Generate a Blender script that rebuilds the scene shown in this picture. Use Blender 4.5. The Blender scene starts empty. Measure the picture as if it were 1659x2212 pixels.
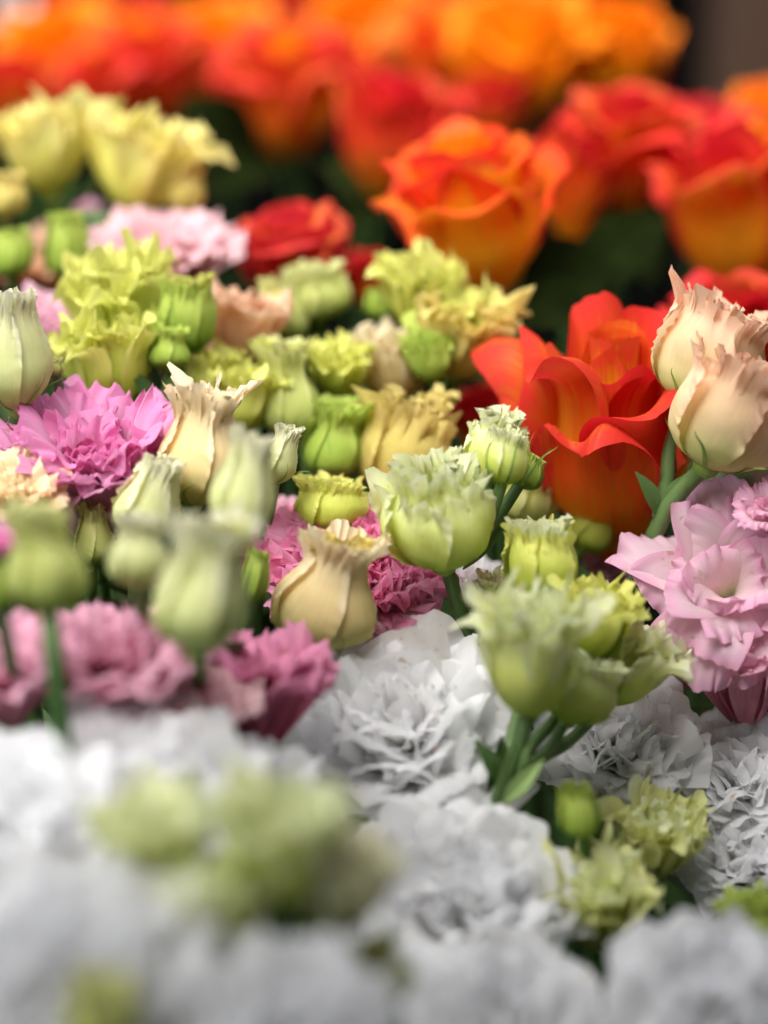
import bpy, math
import numpy as np
from mathutils import Vector

S = bpy.context.scene
COL = S.collection
PI = math.pi
R = np.random.RandomState

# ------------------------------------------------------------------ camera
PITCH = math.radians(18.0)
LENS, SENS = 85.0, 36.0
CAM = np.array([0.0, 0.0, 1.30])
RIGHT = np.array([1.0, 0, 0])
FWD = np.array([0, math.cos(PITCH), -math.sin(PITCH)])
UPC = np.array([0, math.sin(PITCH), math.cos(PITCH)])
FW, FH = 1659.0, 2212.0
K = SENS / LENS / FH            # metres per picture unit at one metre
FOCUS = 0.90
GROUND = 0.55

def at(x, y, d):
    """the point d metres down the view axis that sits at picture position x, y"""
    return CAM + d * (FWD + (x - FW / 2) * K * RIGHT - (y - FH / 2) * K * UPC)

cam = bpy.data.cameras.new('camera')
co = bpy.data.objects.new('camera', cam)
COL.objects.link(co)
co.location = CAM
co.rotation_euler = (PI / 2 - PITCH, 0, 0)
cam.sensor_fit = 'VERTICAL'
cam.sensor_height = SENS
cam.sensor_width = 27.0
cam.lens = LENS
cam.clip_start = 0.05
cam.clip_end = 100
cam.dof.use_dof = True
cam.dof.focus_distance = FOCUS
cam.dof.aperture_fstop = 2.2
S.camera = co

# ------------------------------------------------------------------ materials
def lin(c):
    out = []
    for v in c:
        v = v / 255.0
        out.append(v / 12.92 if v <= 0.04045 else ((v + 0.055) / 1.055) ** 2.4)
    return tuple(out) + (1.0,)

class NT:
    def __init__(self, m):
        m.use_nodes = True
        self.t = m.node_tree
        self.t.nodes.clear()
    def n(self, typ, **kw):
        nd = self.t.nodes.new(typ)
        for k, v in kw.items():
            setattr(nd, k, v)
        return nd
    def l(self, a, b):
        self.t.links.new(a, b)
    def math(self, op, a, b=None, clamp=False):
        nd = self.n('ShaderNodeMath', operation=op)
        nd.use_clamp = clamp
        for i, v in enumerate((a, b)):
            if v is None:
                continue
            if isinstance(v, (int, float)):
                nd.inputs[i].default_value = v
            else:
                self.l(v, nd.inputs[i])
        return nd.outputs[0]
    def mix(self, fac, a, b, blend='MIX'):
        nd = self.n('ShaderNodeMix', data_type='RGBA', blend_type=blend)
        for s, v in ((0, fac), (6, a), (7, b)):
            if isinstance(v, (int, float)):
                nd.inputs[s].default_value = v
            elif isinstance(v, tuple):
                nd.inputs[s].default_value = v
            else:
                self.l(v, nd.inputs[s])
        return nd.outputs[2]
    def rng(self, v, a, b, c=0.0, d=1.0):
        nd = self.n('ShaderNodeMapRange', interpolation_type='SMOOTHSTEP')
        self.l(v, nd.inputs[0])
        for i, q in enumerate((a, b, c, d)):
            nd.inputs[i + 1].default_value = q
        return nd.outputs[0]

MATS = {}

def petal_mat(name, base, mid, tip, edge=None, stops=(0.08, 0.45, 0.95), back=None, backedge=None, trans=0.3, streak=0.0, shift=1.0,
              rough=0.62, vein=0.10, blotch=0.12, spec=0.14, edge_w=(0.80, 1.0), edge_f=0.8):
    """petal: colour runs from claw to rim (UV y), a rim tint, faint veins along the petal, thin and a little translucent"""
    m = bpy.data.materials.new(name)
    k = NT(m)
    uv = k.n('ShaderNodeUVMap'); uv.uv_map = 'UVMap'
    sep = k.n('ShaderNodeSeparateXYZ'); k.l(uv.outputs[0], sep.inputs[0])
    u, v = sep.outputs[0], sep.outputs[1]
    oi = k.n('ShaderNodeObjectInfo')
    tc = k.n('ShaderNodeTexCoord')
    no = k.n('ShaderNodeTexNoise'); no.inputs['Scale'].default_value = 55; no.inputs['Detail'].default_value = 4
    k.l(tc.outputs['Object'], no.inputs['Vector'])
    vv = k.math('ADD', v, k.math('MULTIPLY', k.math('SUBTRACT', no.outputs[0], 0.5), 0.35))
    # veins that fan along the petal
    cmb = k.n('ShaderNodeCombineXYZ')
    k.l(k.math('MULTIPLY', u, 46.0), cmb.inputs[0]); k.l(k.math('MULTIPLY', v, 4.0), cmb.inputs[1])
    k.l(k.math('MULTIPLY', oi.outputs['Random'], 40.0), cmb.inputs[2])
    ve = k.n('ShaderNodeTexNoise'); ve.inputs['Scale'].default_value = 1.0; ve.inputs['Detail'].default_value = 3
    k.l(cmb.outputs[0], ve.inputs['Vector'])
    if streak:
        vv = k.math('ADD', vv, k.math('MULTIPLY', k.math('SUBTRACT', ve.outputs[0], 0.5), streak))
        vv = k.math('ADD', vv, k.math('MULTIPLY', k.math('SUBTRACT', oi.outputs['Random'], 0.70), shift))
    rp = k.n('ShaderNodeValToRGB')
    rp.color_ramp.interpolation = 'EASE'
    e = rp.color_ramp.elements
    e[0].position, e[0].color = stops[0], lin(base)
    e[1].position, e[1].color = stops[2], lin(tip)
    x = e.new(stops[1]); x.color = lin(mid)
    k.l(vv, rp.inputs[0])
    c = rp.outputs[0]
    au = k.math('ABSOLUTE', k.math('SUBTRACT', k.math('MULTIPLY', u, 2.0), 1.0))
    em = k.math('MAXIMUM', k.math('MULTIPLY', au, k.rng(v, 0.1, 0.6)), v)
    ef = k.rng(k.math('ADD', em, k.math('MULTIPLY', k.math('SUBTRACT', k.mix(0.5 if streak else 0.0, no.outputs[0], ve.outputs[0]), 0.5), 0.3 + streak * 0.5)), edge_w[0], edge_w[1])
    if edge is not None:
        c = k.mix(k.math('MULTIPLY', ef, edge_f), c, lin(edge))
    if back is not None:
        rb = k.n('ShaderNodeValToRGB'); rb.color_ramp.interpolation = 'EASE'
        eb = rb.color_ramp.elements
        eb[0].position, eb[0].color = 0.05, lin(back[0])
        eb[1].position, eb[1].color = 0.95, lin(back[1])
        k.l(vv, rb.inputs[0])
        cb = rb.outputs[0]
        if backedge is not None:
            cb = k.mix(k.math('MULTIPLY', ef, 0.75), cb, lin(backedge))
        g = k.n('ShaderNodeNewGeometry')
        c = k.mix(g.outputs['Backfacing'], c, cb)
    vm = k.rng(ve.outputs[0], 0.35, 0.65, 1.0 - vein, 1.0 + vein * 0.5)
    bl = k.rng(no.outputs[0], 0.3, 0.7, 1.0 - blotch, 1.0 + blotch * 0.5)
    rv = k.math('ADD', k.math('MULTIPLY', oi.outputs['Random'], 0.10), 0.93)
    sc = k.math('MULTIPLY', k.math('MULTIPLY', vm, bl), rv)
    if not streak:                       # small tan bruises, mostly near the rim
        sp = k.n('ShaderNodeTexNoise'); sp.inputs['Scale'].default_value = 170; sp.inputs['Detail'].default_value = 2
        k.l(tc.outputs['Object'], sp.inputs['Vector'])
        sf = k.math('MULTIPLY', k.rng(sp.outputs[0], 0.66, 0.74), k.rng(em, 0.55, 1.0, 0.10, 0.55))
        c = k.mix(sf, c, lin((176, 140, 84)))
    vs = k.n('ShaderNodeVectorMath', operation='SCALE'); k.l(c, vs.inputs[0]); k.l(sc, vs.inputs[3])
    c = vs.outputs[0]
    bp = k.n('ShaderNodeBump'); bp.inputs['Strength'].default_value = 0.35; bp.inputs['Distance'].default_value = 0.0006
    k.l(k.math('ADD', ve.outputs[0], no.outputs[0]), bp.inputs['Height'])
    p = k.n('ShaderNodeBsdfPrincipled')
    k.l(c, p.inputs['Base Color']); k.l(bp.outputs[0], p.inputs['Normal'])
    p.inputs['Roughness'].default_value = rough
    p.inputs['Specular IOR Level'].default_value = spec
    tr = k.n('ShaderNodeBsdfTranslucent'); k.l(c, tr.inputs[0])
    ms = k.n('ShaderNodeMixShader'); ms.inputs[0].default_value = trans
    k.l(p.outputs[0], ms.inputs[1]); k.l(tr.outputs[0], ms.inputs[2])
    o = k.n('ShaderNodeOutputMaterial'); k.l(ms.outputs[0], o.inputs[0])
    MATS[name] = m
    return m

def plain_mat(name, a, b, scale=30, rough=0.5, trans=0.0, spec=0.3, bump=0.3, stretch=(1, 1, 1)):
    m = bpy.data.materials.new(name)
    k = NT(m)
    tc = k.n('ShaderNodeTexCoord')
    mp = k.n('ShaderNodeMapping'); mp.inputs['Scale'].default_value = stretch
    k.l(tc.outputs['Object'], mp.inputs[0])
    no = k.n('ShaderNodeTexNoise'); no.inputs['Scale'].default_value = scale; no.inputs['Detail'].default_value = 6
    k.l(mp.outputs[0], no.inputs['Vector'])
    c = k.mix(k.rng(no.outputs[0], 0.3, 0.7), lin(a), lin(b))
    bp = k.n('ShaderNodeBump'); bp.inputs['Strength'].default_value = bump; bp.inputs['Distance'].default_value = 0.0008
    k.l(no.outputs[0], bp.inputs['Height'])
    p = k.n('ShaderNodeBsdfPrincipled')
    k.l(c, p.inputs['Base Color']); k.l(bp.outputs[0], p.inputs['Normal'])
    p.inputs['Roughness'].default_value = rough
    p.inputs['Specular IOR Level'].default_value = spec
    o = k.n('ShaderNodeOutputMaterial')
    if trans:
        tr = k.n('ShaderNodeBsdfTranslucent'); k.l(c, tr.inputs[0])
        ms = k.n('ShaderNodeMixShader'); ms.inputs[0].default_value = trans
        k.l(p.outputs[0], ms.inputs[1]); k.l(tr.outputs[0], ms.inputs[2])
        k.l(ms.outputs[0], o.inputs[0])
    else:
        k.l(p.outputs[0], o.inputs[0])
    MATS[name] = m
    return m

petal_mat('white', (206, 218, 140), (244, 245, 240), (249, 249, 250), trans=0.60, vein=0.02, blotch=0.03, stops=(0.04, 0.42, 0.9))
petal_mat('lilac', (240, 208, 212), (240, 192, 212), (236, 180, 210), edge=(230, 142, 194), vein=0.07, trans=0.42)
petal_mat('hot_pink', (244, 192, 206), (247, 192, 214), (250, 202, 226), edge=(242, 156, 196), vein=0.07, trans=0.55)
petal_mat('rose_pink', (222, 144, 164), (230, 160, 182), (240, 186, 206), vein=0.07, trans=0.42)
petal_mat('deep_pink', (206, 104, 132), (214, 120, 152), (226, 150, 182), vein=0.07, trans=0.42)
petal_mat('pale_pink', (238, 234, 206), (248, 224, 224), (246, 210, 226), edge=(240, 180, 210), vein=0.035, trans=0.42, stops=(0.1, 0.42, 0.98))
petal_mat('shell_pink', (236, 170, 160), (238, 180, 182), (240, 200, 205), vein=0.07, trans=0.42)
petal_mat('mauve', (218, 156, 158), (226, 170, 184), (232, 188, 204), vein=0.07, trans=0.42)
petal_mat('peach', (230, 180, 120), (240, 190, 148), (245, 208, 176), vein=0.07, trans=0.42)
petal_mat('cream', (212, 212, 128), (238, 218, 160), (242, 226, 186), edge=(246, 232, 200), trans=0.42, vein=0.035, blotch=0.07, stops=(0.05, 0.5, 0.95))
petal_mat('apricot', (226, 228, 152), (246, 224, 178), (250, 218, 186), edge=(250, 210, 180), trans=0.42, vein=0.035, blotch=0.07, stops=(0.08, 0.5, 0.95))
petal_mat('butter', (184, 204, 70), (236, 232, 122), (246, 242, 160), edge=(246, 232, 150), trans=0.42, vein=0.035, blotch=0.07)
petal_mat('straw', (200, 196, 90), (226, 212, 120), (232, 214, 128), edge=(238, 220, 140), trans=0.42, vein=0.035, blotch=0.07)
petal_mat('pale_green', (180, 206, 76), (224, 232, 128), (240, 243, 184), edge=(240, 244, 212), trans=0.42, vein=0.035, blotch=0.07, stops=(0.03, 0.5, 1.0), edge_w=(0.86, 1.0))
petal_mat('celadon', (206, 220, 140), (226, 230, 166), (238, 238, 192), edge=(240, 238, 214), trans=0.42, vein=0.035, blotch=0.07)
petal_mat('lime', (168, 194, 66), (210, 220, 98), (230, 232, 130), edge=(226, 226, 130), trans=0.42, vein=0.035, blotch=0.07)
petal_mat('moss', (160, 182, 86), (208, 216, 128), (226, 228, 148), edge=(234, 236, 170), trans=0.42, vein=0.035, blotch=0.07)
petal_mat('apple', (124, 160, 52), (168, 192, 80), (198, 212, 108), edge=(196, 216, 106), trans=0.42, vein=0.035, blotch=0.07)
petal_mat('flame', (255, 200, 40), (255, 160, 36), (252, 114, 36), edge=(214, 24, 50), back=((250, 176, 40), (252, 116, 34)), backedge=(226, 44, 40),
          vein=0.10, blotch=0.12, edge_w=(0.80, 1.02), trans=0.35, rough=0.5, streak=0.7)
petal_mat('amber', (255, 206, 24), (255, 190, 18), (255, 160, 22), edge=(240, 80, 30), back=((252, 186, 24), (255, 146, 20)), backedge=(240, 84, 30),
          vein=0.10, blotch=0.12, edge_w=(0.92, 1.12), trans=0.35, rough=0.5, streak=0.4, shift=0.3)
petal_mat('scarlet', (255, 180, 40), (248, 118, 34), (230, 64, 40), edge=(200, 14, 50), back=((248, 146, 34), (238, 76, 36)), backedge=(208, 26, 54),
          vein=0.10, blotch=0.12, edge_w=(0.66, 1.0), trans=0.35, rough=0.5, streak=0.7)
petal_mat('coral', (246, 150, 70), (244, 96, 66), (238, 74, 80), edge=(210, 34, 74), back=((246, 146, 60), (240, 84, 66)), backedge=(208, 30, 64),
          vein=0.10, blotch=0.12, edge_w=(0.80, 1.08), trans=0.35, rough=0.5, streak=0.7)
petal_mat('ember', (255, 172, 34), (248, 118, 36), (232, 70, 42), edge=(206, 20, 50), back=((250, 160, 40), (246, 96, 40)), backedge=(212, 30, 50),
          vein=0.10, blotch=0.12, edge_w=(0.72, 1.0), trans=0.35, rough=0.5, streak=0.7)
plain_mat('stem_green', (52, 86, 40), (92, 126, 66), 60, 0.45, stretch=(1, 1, 0.15))
plain_mat('stem_blue', (74, 104, 54), (108, 134, 80), 60, 0.45, stretch=(1, 1, 0.15))
plain_mat('stem_pale', (120, 150, 84), (158, 182, 118), 60, 0.45, stretch=(1, 1, 0.15))
plain_mat('sepal_green', (104, 140, 54), (146, 172, 84), 60, 0.5, trans=0.15)
plain_mat('sepal_dark', (52, 82, 34), (84, 112, 48), 60, 0.5, trans=0.15)
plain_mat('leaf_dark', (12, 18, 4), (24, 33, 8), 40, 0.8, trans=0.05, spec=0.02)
plain_mat('leaf_mid', (40, 60, 22), (66, 88, 40), 40, 0.45, trans=0.15)
plain_mat('earth', (5, 6, 3), (12, 13, 8), 20, 1.0, spec=0.0)
plain_mat('charcoal', (6, 6, 6), (11, 11, 11), 9, 1.0, spec=0.0, stretch=(1, 1, 0.1))
plain_mat('brown_wood', (52, 35, 24), (66, 46, 32), 20, 0.7, stretch=(1, 1, 0.08))

# ------------------------------------------------------------------ mesh helpers
def sstep(x, a, b):
    t = np.clip((x - a) / (b - a), 0, 1)
    return t * t * (3 - 2 * t)

def cubic(x, xs, ys):
    """smooth curve through points (Hermite with finite differences)"""
    xs, ys = np.asarray(xs, float), np.asarray(ys, float)
    m = np.gradient(ys, xs)
    i = np.clip(np.searchsorted(xs, x) - 1, 0, len(xs) - 2)
    h = xs[i + 1] - xs[i]
    t = np.clip((x - xs[i]) / h, 0, 1)
    return ((2 * t**3 - 3 * t**2 + 1) * ys[i] + (t**3 - 2 * t**2 + t) * h * m[i]
            + (-2 * t**3 + 3 * t**2) * ys[i + 1] + (t**3 - t**2) * h * m[i + 1])

def wob(rng, u, k, n=3, spread=0.5):
    """smooth random wave along u with about k cycles over [-1,1]"""
    f = 0
    for i in range(n):
        f = f + math.pow(0.7, i) * np.sin(u * PI * k * (1 + spread * rng.uniform(-1, 1)) + rng.uniform(0, 2 * PI))
    return f / 1.5

def horns(rng, u, k, sharp=2.5):
    ph = rng.uniform(0, PI)
    j = 0.5 * np.sin(u * 2.1 + rng.uniform(0, 6))
    a = 1 - np.abs(np.sin(u * PI * k * 0.5 + ph + j))
    return a ** sharp * (0.75 + 0.4 * np.sin(u * 4.3 + rng.uniform(0, 6)))

class Patch:
    """several quad grids gathered into one mesh"""
    def __init__(self):
        self.V, self.F, self.U, self.n = [], [], [], 0
    def grid(self, P, U, closed=False):
        nv, nu = P.shape[:2]
        idx = np.arange(nv * nu).reshape(nv, nu) + self.n
        if closed:
            idx = np.concatenate([idx, idx[:, :1]], 1)
        f = np.stack([idx[:-1, :-1], idx[:-1, 1:], idx[1:, 1:], idx[1:, :-1]], -1).reshape(-1, 4)
        self.V.append(P.reshape(-1, 3)); self.U.append(U.reshape(-1, 2)); self.F.append(f)
        self.n += nv * nu
    def add(self, other_pu):
        self.grid(*other_pu)

def link(name, patch, mat, parent, M=None, org=None):
    V = np.concatenate(patch.V); F = np.concatenate(patch.F); U = np.concatenate(patch.U)
    if M is not None:
        V = V @ M[0].T + M[1]
    if org is not None:
        V = V - org
    me = bpy.data.meshes.new(name)
    me.vertices.add(len(V)); me.vertices.foreach_set('co', V.astype(np.float32).ravel())
    me.loops.add(F.size); me.loops.foreach_set('vertex_index', F.astype(np.int32).ravel())
    me.polygons.add(len(F))
    me.polygons.foreach_set('loop_start', np.arange(0, F.size, 4, dtype=np.int32))
    me.polygons.foreach_set('use_smooth', np.ones(len(F), dtype=bool))
    uv = me.uv_layers.new(name='UVMap')
    uv.data.foreach_set('uv', U[F.ravel()].astype(np.float32).ravel())
    me.update(calc_edges=True)
    me.validate()
    me.materials.append(MATS[mat])
    o = bpy.data.objects.new(name, me)
    COL.objects.link(o)
    if parent is not None:
        o.parent = parent
    return o

def petal(rng, L, W, phi, th=0.0, rho0=0.02, z0=0.0, rc=(0.2, 0.4), nu=20, nv=14, wb=0.3, rnd=0.3, point=0.0,
          ruf=0.0, rk=3.0, rpow=2.2, fine=0.0, fk=9.0, curl=0.0, jag=0.0, lat=0.5, tw=0.0, horn=0.0, stn=(0, .33, .66, 1)):
    """one petal. phi: angle from the flower axis at four stations from claw to rim; rc: cupping radius claw->rim"""
    u = np.linspace(-1, 1, nu)[None, :]
    v = np.linspace(0, 1, nv)[:, None]
    sv = np.linspace(0, 1, 60)
    ph = np.radians(cubic(sv, stn, phi))
    rho = rho0 + np.concatenate([[0], np.cumsum(np.sin(ph[:-1]))]) * L / 59
    zz = z0 + np.concatenate([[0], np.cumsum(np.cos(ph[:-1]))]) * L / 59
    ln = 1 - rnd * np.abs(u) ** 2.4 + point * (1 - np.abs(u)) ** 2
    if jag:
        ln = ln + jag * (wob(rng, u, 9, 3, 0.8) + 0.6 * wob(rng, u, 21, 3, .6))
    if horn:
        for j in range(rng.randint(2, 5)):
            c, wd, am = rng.uniform(-.9, .9), rng.uniform(.10, .2), rng.uniform(.3, 1.2)
            ln = ln + horn * am * np.clip(1 - np.abs((u - c) / wd), 0, 1) ** 1.2 * sstep(v, .6, 1)
    ve = np.clip(v * ln, 0, 1.5)
    vi = np.clip(ve, 0, 1)
    PH = np.interp(vi, sv, ph); RH = np.interp(vi, sv, rho); Z = np.interp(vi, sv, zz)
    ex = np.clip(ve - 1, 0, 1) * L
    ve = np.minimum(ve, 1.15)
    RH = RH + ex * np.sin(PH); Z = Z + ex * np.cos(PH)
    w = W / 2 * (wb + (1 - wb) * (1 - (1 - v) ** 1.9))
    s = u * w
    c = rc[0] + (rc[1] - rc[0]) * v ** 2
    a = s / c
    y = c * np.sin(a)
    q = c * (1 - np.cos(a))
    env = ve ** rpow
    if ruf:
        wr = wob(rng, u, rk)
        # ruffles deepen with the rim and lean both ways
        q = q + ruf * L * env * wr
        y = y + lat * ruf * L * env * wob(rng, u + 0.13, rk)
        Z = Z + 0.25 * ruf * L * env * wob(rng, u, rk)
    if fine:
        ev = ve ** 7
        q = q + fine * L * ev * (wob(rng, u, fk) + .4 * wob(rng, u, fk * 2.1))
        y = y + fine * 0.7 * L * ev * wob(rng, u, fk)
        Z = Z + fine * 0.4 * L * ev * wob(rng, u, fk)
    if curl:
        q = q - curl * L * np.abs(u) ** 3 * v ** 1.5
    x = RH - q * np.cos(PH)
    z = Z + q * np.sin(PH)
    if tw:
        t = tw * v
        x, y = x * np.cos(t) - y * np.sin(t), x * np.sin(t) + y * np.cos(t)
    ct, st = math.cos(th), math.sin(th)
    P = np.stack([x * ct - y * st, x * st + y * ct, z], -1)
    U = np.stack([np.broadcast_to(u * .5 + .5, (nv, nu)), np.broadcast_to(v, (nv, nu))], -1)
    return P, U

PROF = {   # radius along the bud, in units of its widest radius
    'vase': ([0, .06, .16, .32, .5, .64, .77, .89, 1], [.12, .52, .86, 1.0, .88, .66, .55, .62, .80]),
    'pot':  ([0, .06, .18, .35, .5, .64, .76, .9, 1], [.15, .55, .90, 1.0, .88, .66, .62, .76, .92]),
    'cup':  ([0, .06, .18, .36, .52, .68, .80, .91, 1], [.14, .52, .84, 1.0, 1.0, .88, .78, .82, .94]),
    'slim': ([0, .06, .16, .34, .5, .66, .8, .92, 1], [.18, .50, .80, 1.0, .90, .72, .58, .56, .62]),
    'tight': ([0, .08, .2, .4, .58, .72, .84, .93, 1], [.30, .66, .92, 1.0, .92, .80, .68, .62, .66]),
}

def bud_petal(rng, sh, H, Rd, prof, th, hw, lay, spiral, nu, nv, horn=0.3, hk=3.0, crimp=0.05, frill=0.06, tall=1.0, tw=0.35, jag=0.010,
              flare=0.0, shut=0.0, peel=0.0):
    """one wrapped petal of a half open bud; sh: random numbers shared by the whole bud"""
    u = np.linspace(-1, 1, nu)[None, :]
    v = np.linspace(0, 1, nv)[:, None]
    xs, ys = PROF[prof]
    top = sstep(v, .66, 1.0)
    # a few pinched horns of unequal size along the rim
    hv = np.zeros_like(u)
    for j in range(max(1, int(round(hk * rng.uniform(.5, 1.1))))):
        c, wd, am = rng.uniform(-.85, .85), rng.uniform(.07, .16), rng.uniform(.25, 1.25)
        hv = np.maximum(hv, am * np.clip(1 - np.abs((u - c) / (1.9 * wd)), 0, 1) ** 1.25)
    dip = wob(rng, u, 2.5, 2)
    ln = tall * (1 - 0.16 * np.abs(u) ** 4 + 0.035 * dip + jag * wob(rng, u, 18, 3, .7))
    ve = v * ln
    r = Rd * cubic(np.clip(ve, 0, 1), xs, ys)
    r = r * (1 + lay * (1 - shut * 0)) * (1 - shut * sstep(v, .45, .95))
    r = r + Rd * spiral * (u + 0.2) * sstep(v, 0, .3)
    # overlapping edges: crimped little ridges across them, one edge lifting off
    e1 = sstep(v, .12, .35)
    cr = np.exp(-(1 - u) / 0.11) * e1
    fq = rng.uniform(40, 60)
    cr = cr * (.55 + .45 * np.sin(v * 13 + sh[3]) * np.sin(v * 5.3 + sh[2]))
    r = r + Rd * crimp * cr * (0.6 + 0.42 * np.sin(v * fq + 2.2 * np.sin(v * 9 + sh[0])) + 0.25 * np.sin(v * fq * .45 + rng.uniform(0, 6)))
    r = r + Rd * peel * np.exp(-(1 - u) / 0.30) * sstep(v, .25, .8)
    cl = np.exp(-(1 + u) / 0.12) * e1
    r = r + Rd * 0.5 * crimp * cl * (0.6 + np.sin(v * 47 + rng.uniform(0, 6)))
    # crown
    fr = wob(rng, u, 6) + 0.6 * wob(rng, u, 12)
    ht = sstep(v, .76, 1.02) ** 1.4
    r = r + Rd * (ht * horn * 1.0 * hv + top * (frill * fr * v ** 4 + flare - .10 * horn))
    z = H * ve + H * ht * (0.30 * horn * hv + 0.012 * wob(rng, u, 9))
    t = th + u * hw * (1 - 0.10 * top) + tw * v + 0.12 * top * wob(rng, u, 5)
    # dents, swells and a bend shared by all petals so the body is not a turned shape
    zz = z / H
    r = r * (1 + sstep(zz, .0, .3) * (.05 * np.sin(t + 2.2 * zz + sh[1]) + .045 * np.sin(2 * t - 2.8 * zz + sh[2]) + .028 * np.sin(3 * t + 5 * zz + sh[3]))
             + 0.012 * np.sin(6 * t + 7 * zz + sh[7]) * np.sin(9 * zz + 2 * t + sh[4]) + 0.006 * np.sin(9 * t + 3 * np.sin(4 * zz + sh[4])) * np.exp(-((zz - .74) / .12) ** 2))
    x = r * np.cos(t) * (1 + .05 * math.sin(sh[5])) + H * .10 * math.sin(sh[6]) * zz ** 2
    y = r * np.sin(t) * (1 - .05 * math.sin(sh[5])) + H * .08 * math.cos(sh[6]) * zz ** 2
    P = np.stack(np.broadcast_arrays(x, y, z), -1)
    U = np.stack([np.broadcast_to(u * .5 + .5, (nv, nu)), np.broadcast_to(v, (nv, nu))], -1)
    return P, U

def ribbon(pts, widths, normal, nu=3, fold=0.25):
    """narrow leafy strip along a polyline"""
    pts = np.asarray(pts, float); n = len(pts)
    T = np.gradient(pts, axis=0); T /= np.linalg.norm(T, axis=1)[:, None] + 1e-9
    B = np.cross(T, normal); B /= np.linalg.norm(B, axis=1)[:, None] + 1e-9
    N = np.cross(B, T)
    u = np.linspace(-1, 1, nu)
    P = pts[:, None] + B[:, None] * (u[None, :, None] * np.asarray(widths)[:, None, None] / 2) + N[:, None] * (np.abs(u)[None, :, None] * np.asarray(widths)[:, None, None] * fold)
    U = np.stack(np.broadcast_arrays(u[None, :] * .5 + .5, np.linspace(0, 1, n)[:, None]), -1)
    return P, U

def tube(pts, rad, k=10):
    pts = np.asarray(pts, float); n = len(pts)
    rad = np.broadcast_to(rad, (n,))
    T = np.gradient(pts, axis=0); T /= np.linalg.norm(T, axis=1)[:, None] + 1e-9
    ref = np.array([0.3, 1.0, 0.1])
    A = np.cross(T, ref); A /= np.linalg.norm(A, axis=1)[:, None] + 1e-9
    B = np.cross(T, A)
    t = np.linspace(0, 2 * PI, k, endpoint=False)
    P = pts[:, None] + (A[:, None] * np.cos(t)[None, :, None] + B[:, None] * np.sin(t)[None, :, None]) * rad[:, None, None]
    U = np.stack(np.broadcast_arrays(t[None, :] / (2 * PI), np.linspace(0, 1, n)[:, None]), -1)
    return P, U

def spline(ctrl, n=24):
    c = np.asarray(ctrl, float)
    d = np.concatenate([[0], np.cumsum(np.linalg.norm(np.diff(c, axis=0), axis=1) + 1e-6)])
    t = np.linspace(0, d[-1], n)
    return np.stack([cubic(t, d, c[:, i]) for i in range(3)], -1)

# ------------------------------------------------------------------ things
def tag(o, label, cat, group=None):
    o['label'] = label; o['category'] = cat
    if group:
        o['group'] = group

def frame_of(axis):
    z = axis / np.linalg.norm(axis)
    y = FWD - z * (FWD @ z); y /= np.linalg.norm(y)
    x = np.cross(y, z)
    return np.stack([x, y, z], 1)          # columns; local -Y looks at the camera

def axis_img(lean, g):
    a, g = math.radians(lean), math.radians(g)
    return (RIGHT * math.sin(a) + UPC * math.cos(a)) * math.cos(g) - FWD * math.sin(g)

def calyx(pt, rng, r, h, n=5, k=3):
    """small green cup under the flower, swelling out of the stem"""
    v = np.linspace(0, 1, 7)
    rr = r * cubic(v, [0, .4, 1], [.45, .8, 1.0])
    t = np.linspace(0, 2 * PI, 16, endpoint=False)
    P = np.stack([rr[:, None] * np.cos(t), rr[:, None] * np.sin(t), np.broadcast_to((h * (v - .8))[:, None], (7, 16))], -1)
    pt.grid(P, np.stack(np.broadcast_arrays(t[None] / 6.3, v[:, None]), -1), True)

def sepal_strip(rng, th, r0, H, Rd, prof, ln, w, out=0.0):
    """thin pointed sepal that follows the bud and then bends away"""
    v = np.linspace(0, 1, 14)
    xs, ys = PROF[prof]
    zv = v * ln
    r = Rd * cubic(np.clip(zv, 0, 1), xs, ys) * 1.07 + 0.0006 + out * Rd * sstep(v, .35, 1) ** 2
    t = th + 0.25 * np.sin(v * 3 + rng.uniform(0, 6)) * v
    z = H * zv * (1 - 0.25 * min(out, 1) * sstep(v, .5, 1))
    pts = np.stack([r * np.cos(t), r * np.sin(t), z], -1)
    wd = w * cubic(v, [0, .2, .5, 1], [.8, 1, .6, .08])
    nrm = np.array([math.cos(th), math.sin(th), 0.1])
    return ribbon(pts, wd, nrm, 3, -0.2)

class Flower:
    """one top-level thing: an Empty at the foot of the stem; heads, stem and leaves are its children"""
    def __init__(self, name, label, cat, foot, group=None):
        e = bpy.data.objects.new(name, None)
        COL.objects.link(e)
        e.empty_display_size = 0.02
        self.org = np.array(foot, float)
        e.location = self.org
        tag(e, label, cat, group)
        self.e = e
    def mesh(self, name, patch, mat, parent=None, M=None):
        return link(name, patch, mat, parent or self.e, M, self.org)

def quality(d, px):
    """grid fineness from how large and how sharp the flower is in the picture"""
    blur = abs(d - FOCUS) / d
    if blur < 0.05: return 1.0
    if blur < 0.13: return 0.75
    return 0.55

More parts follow.
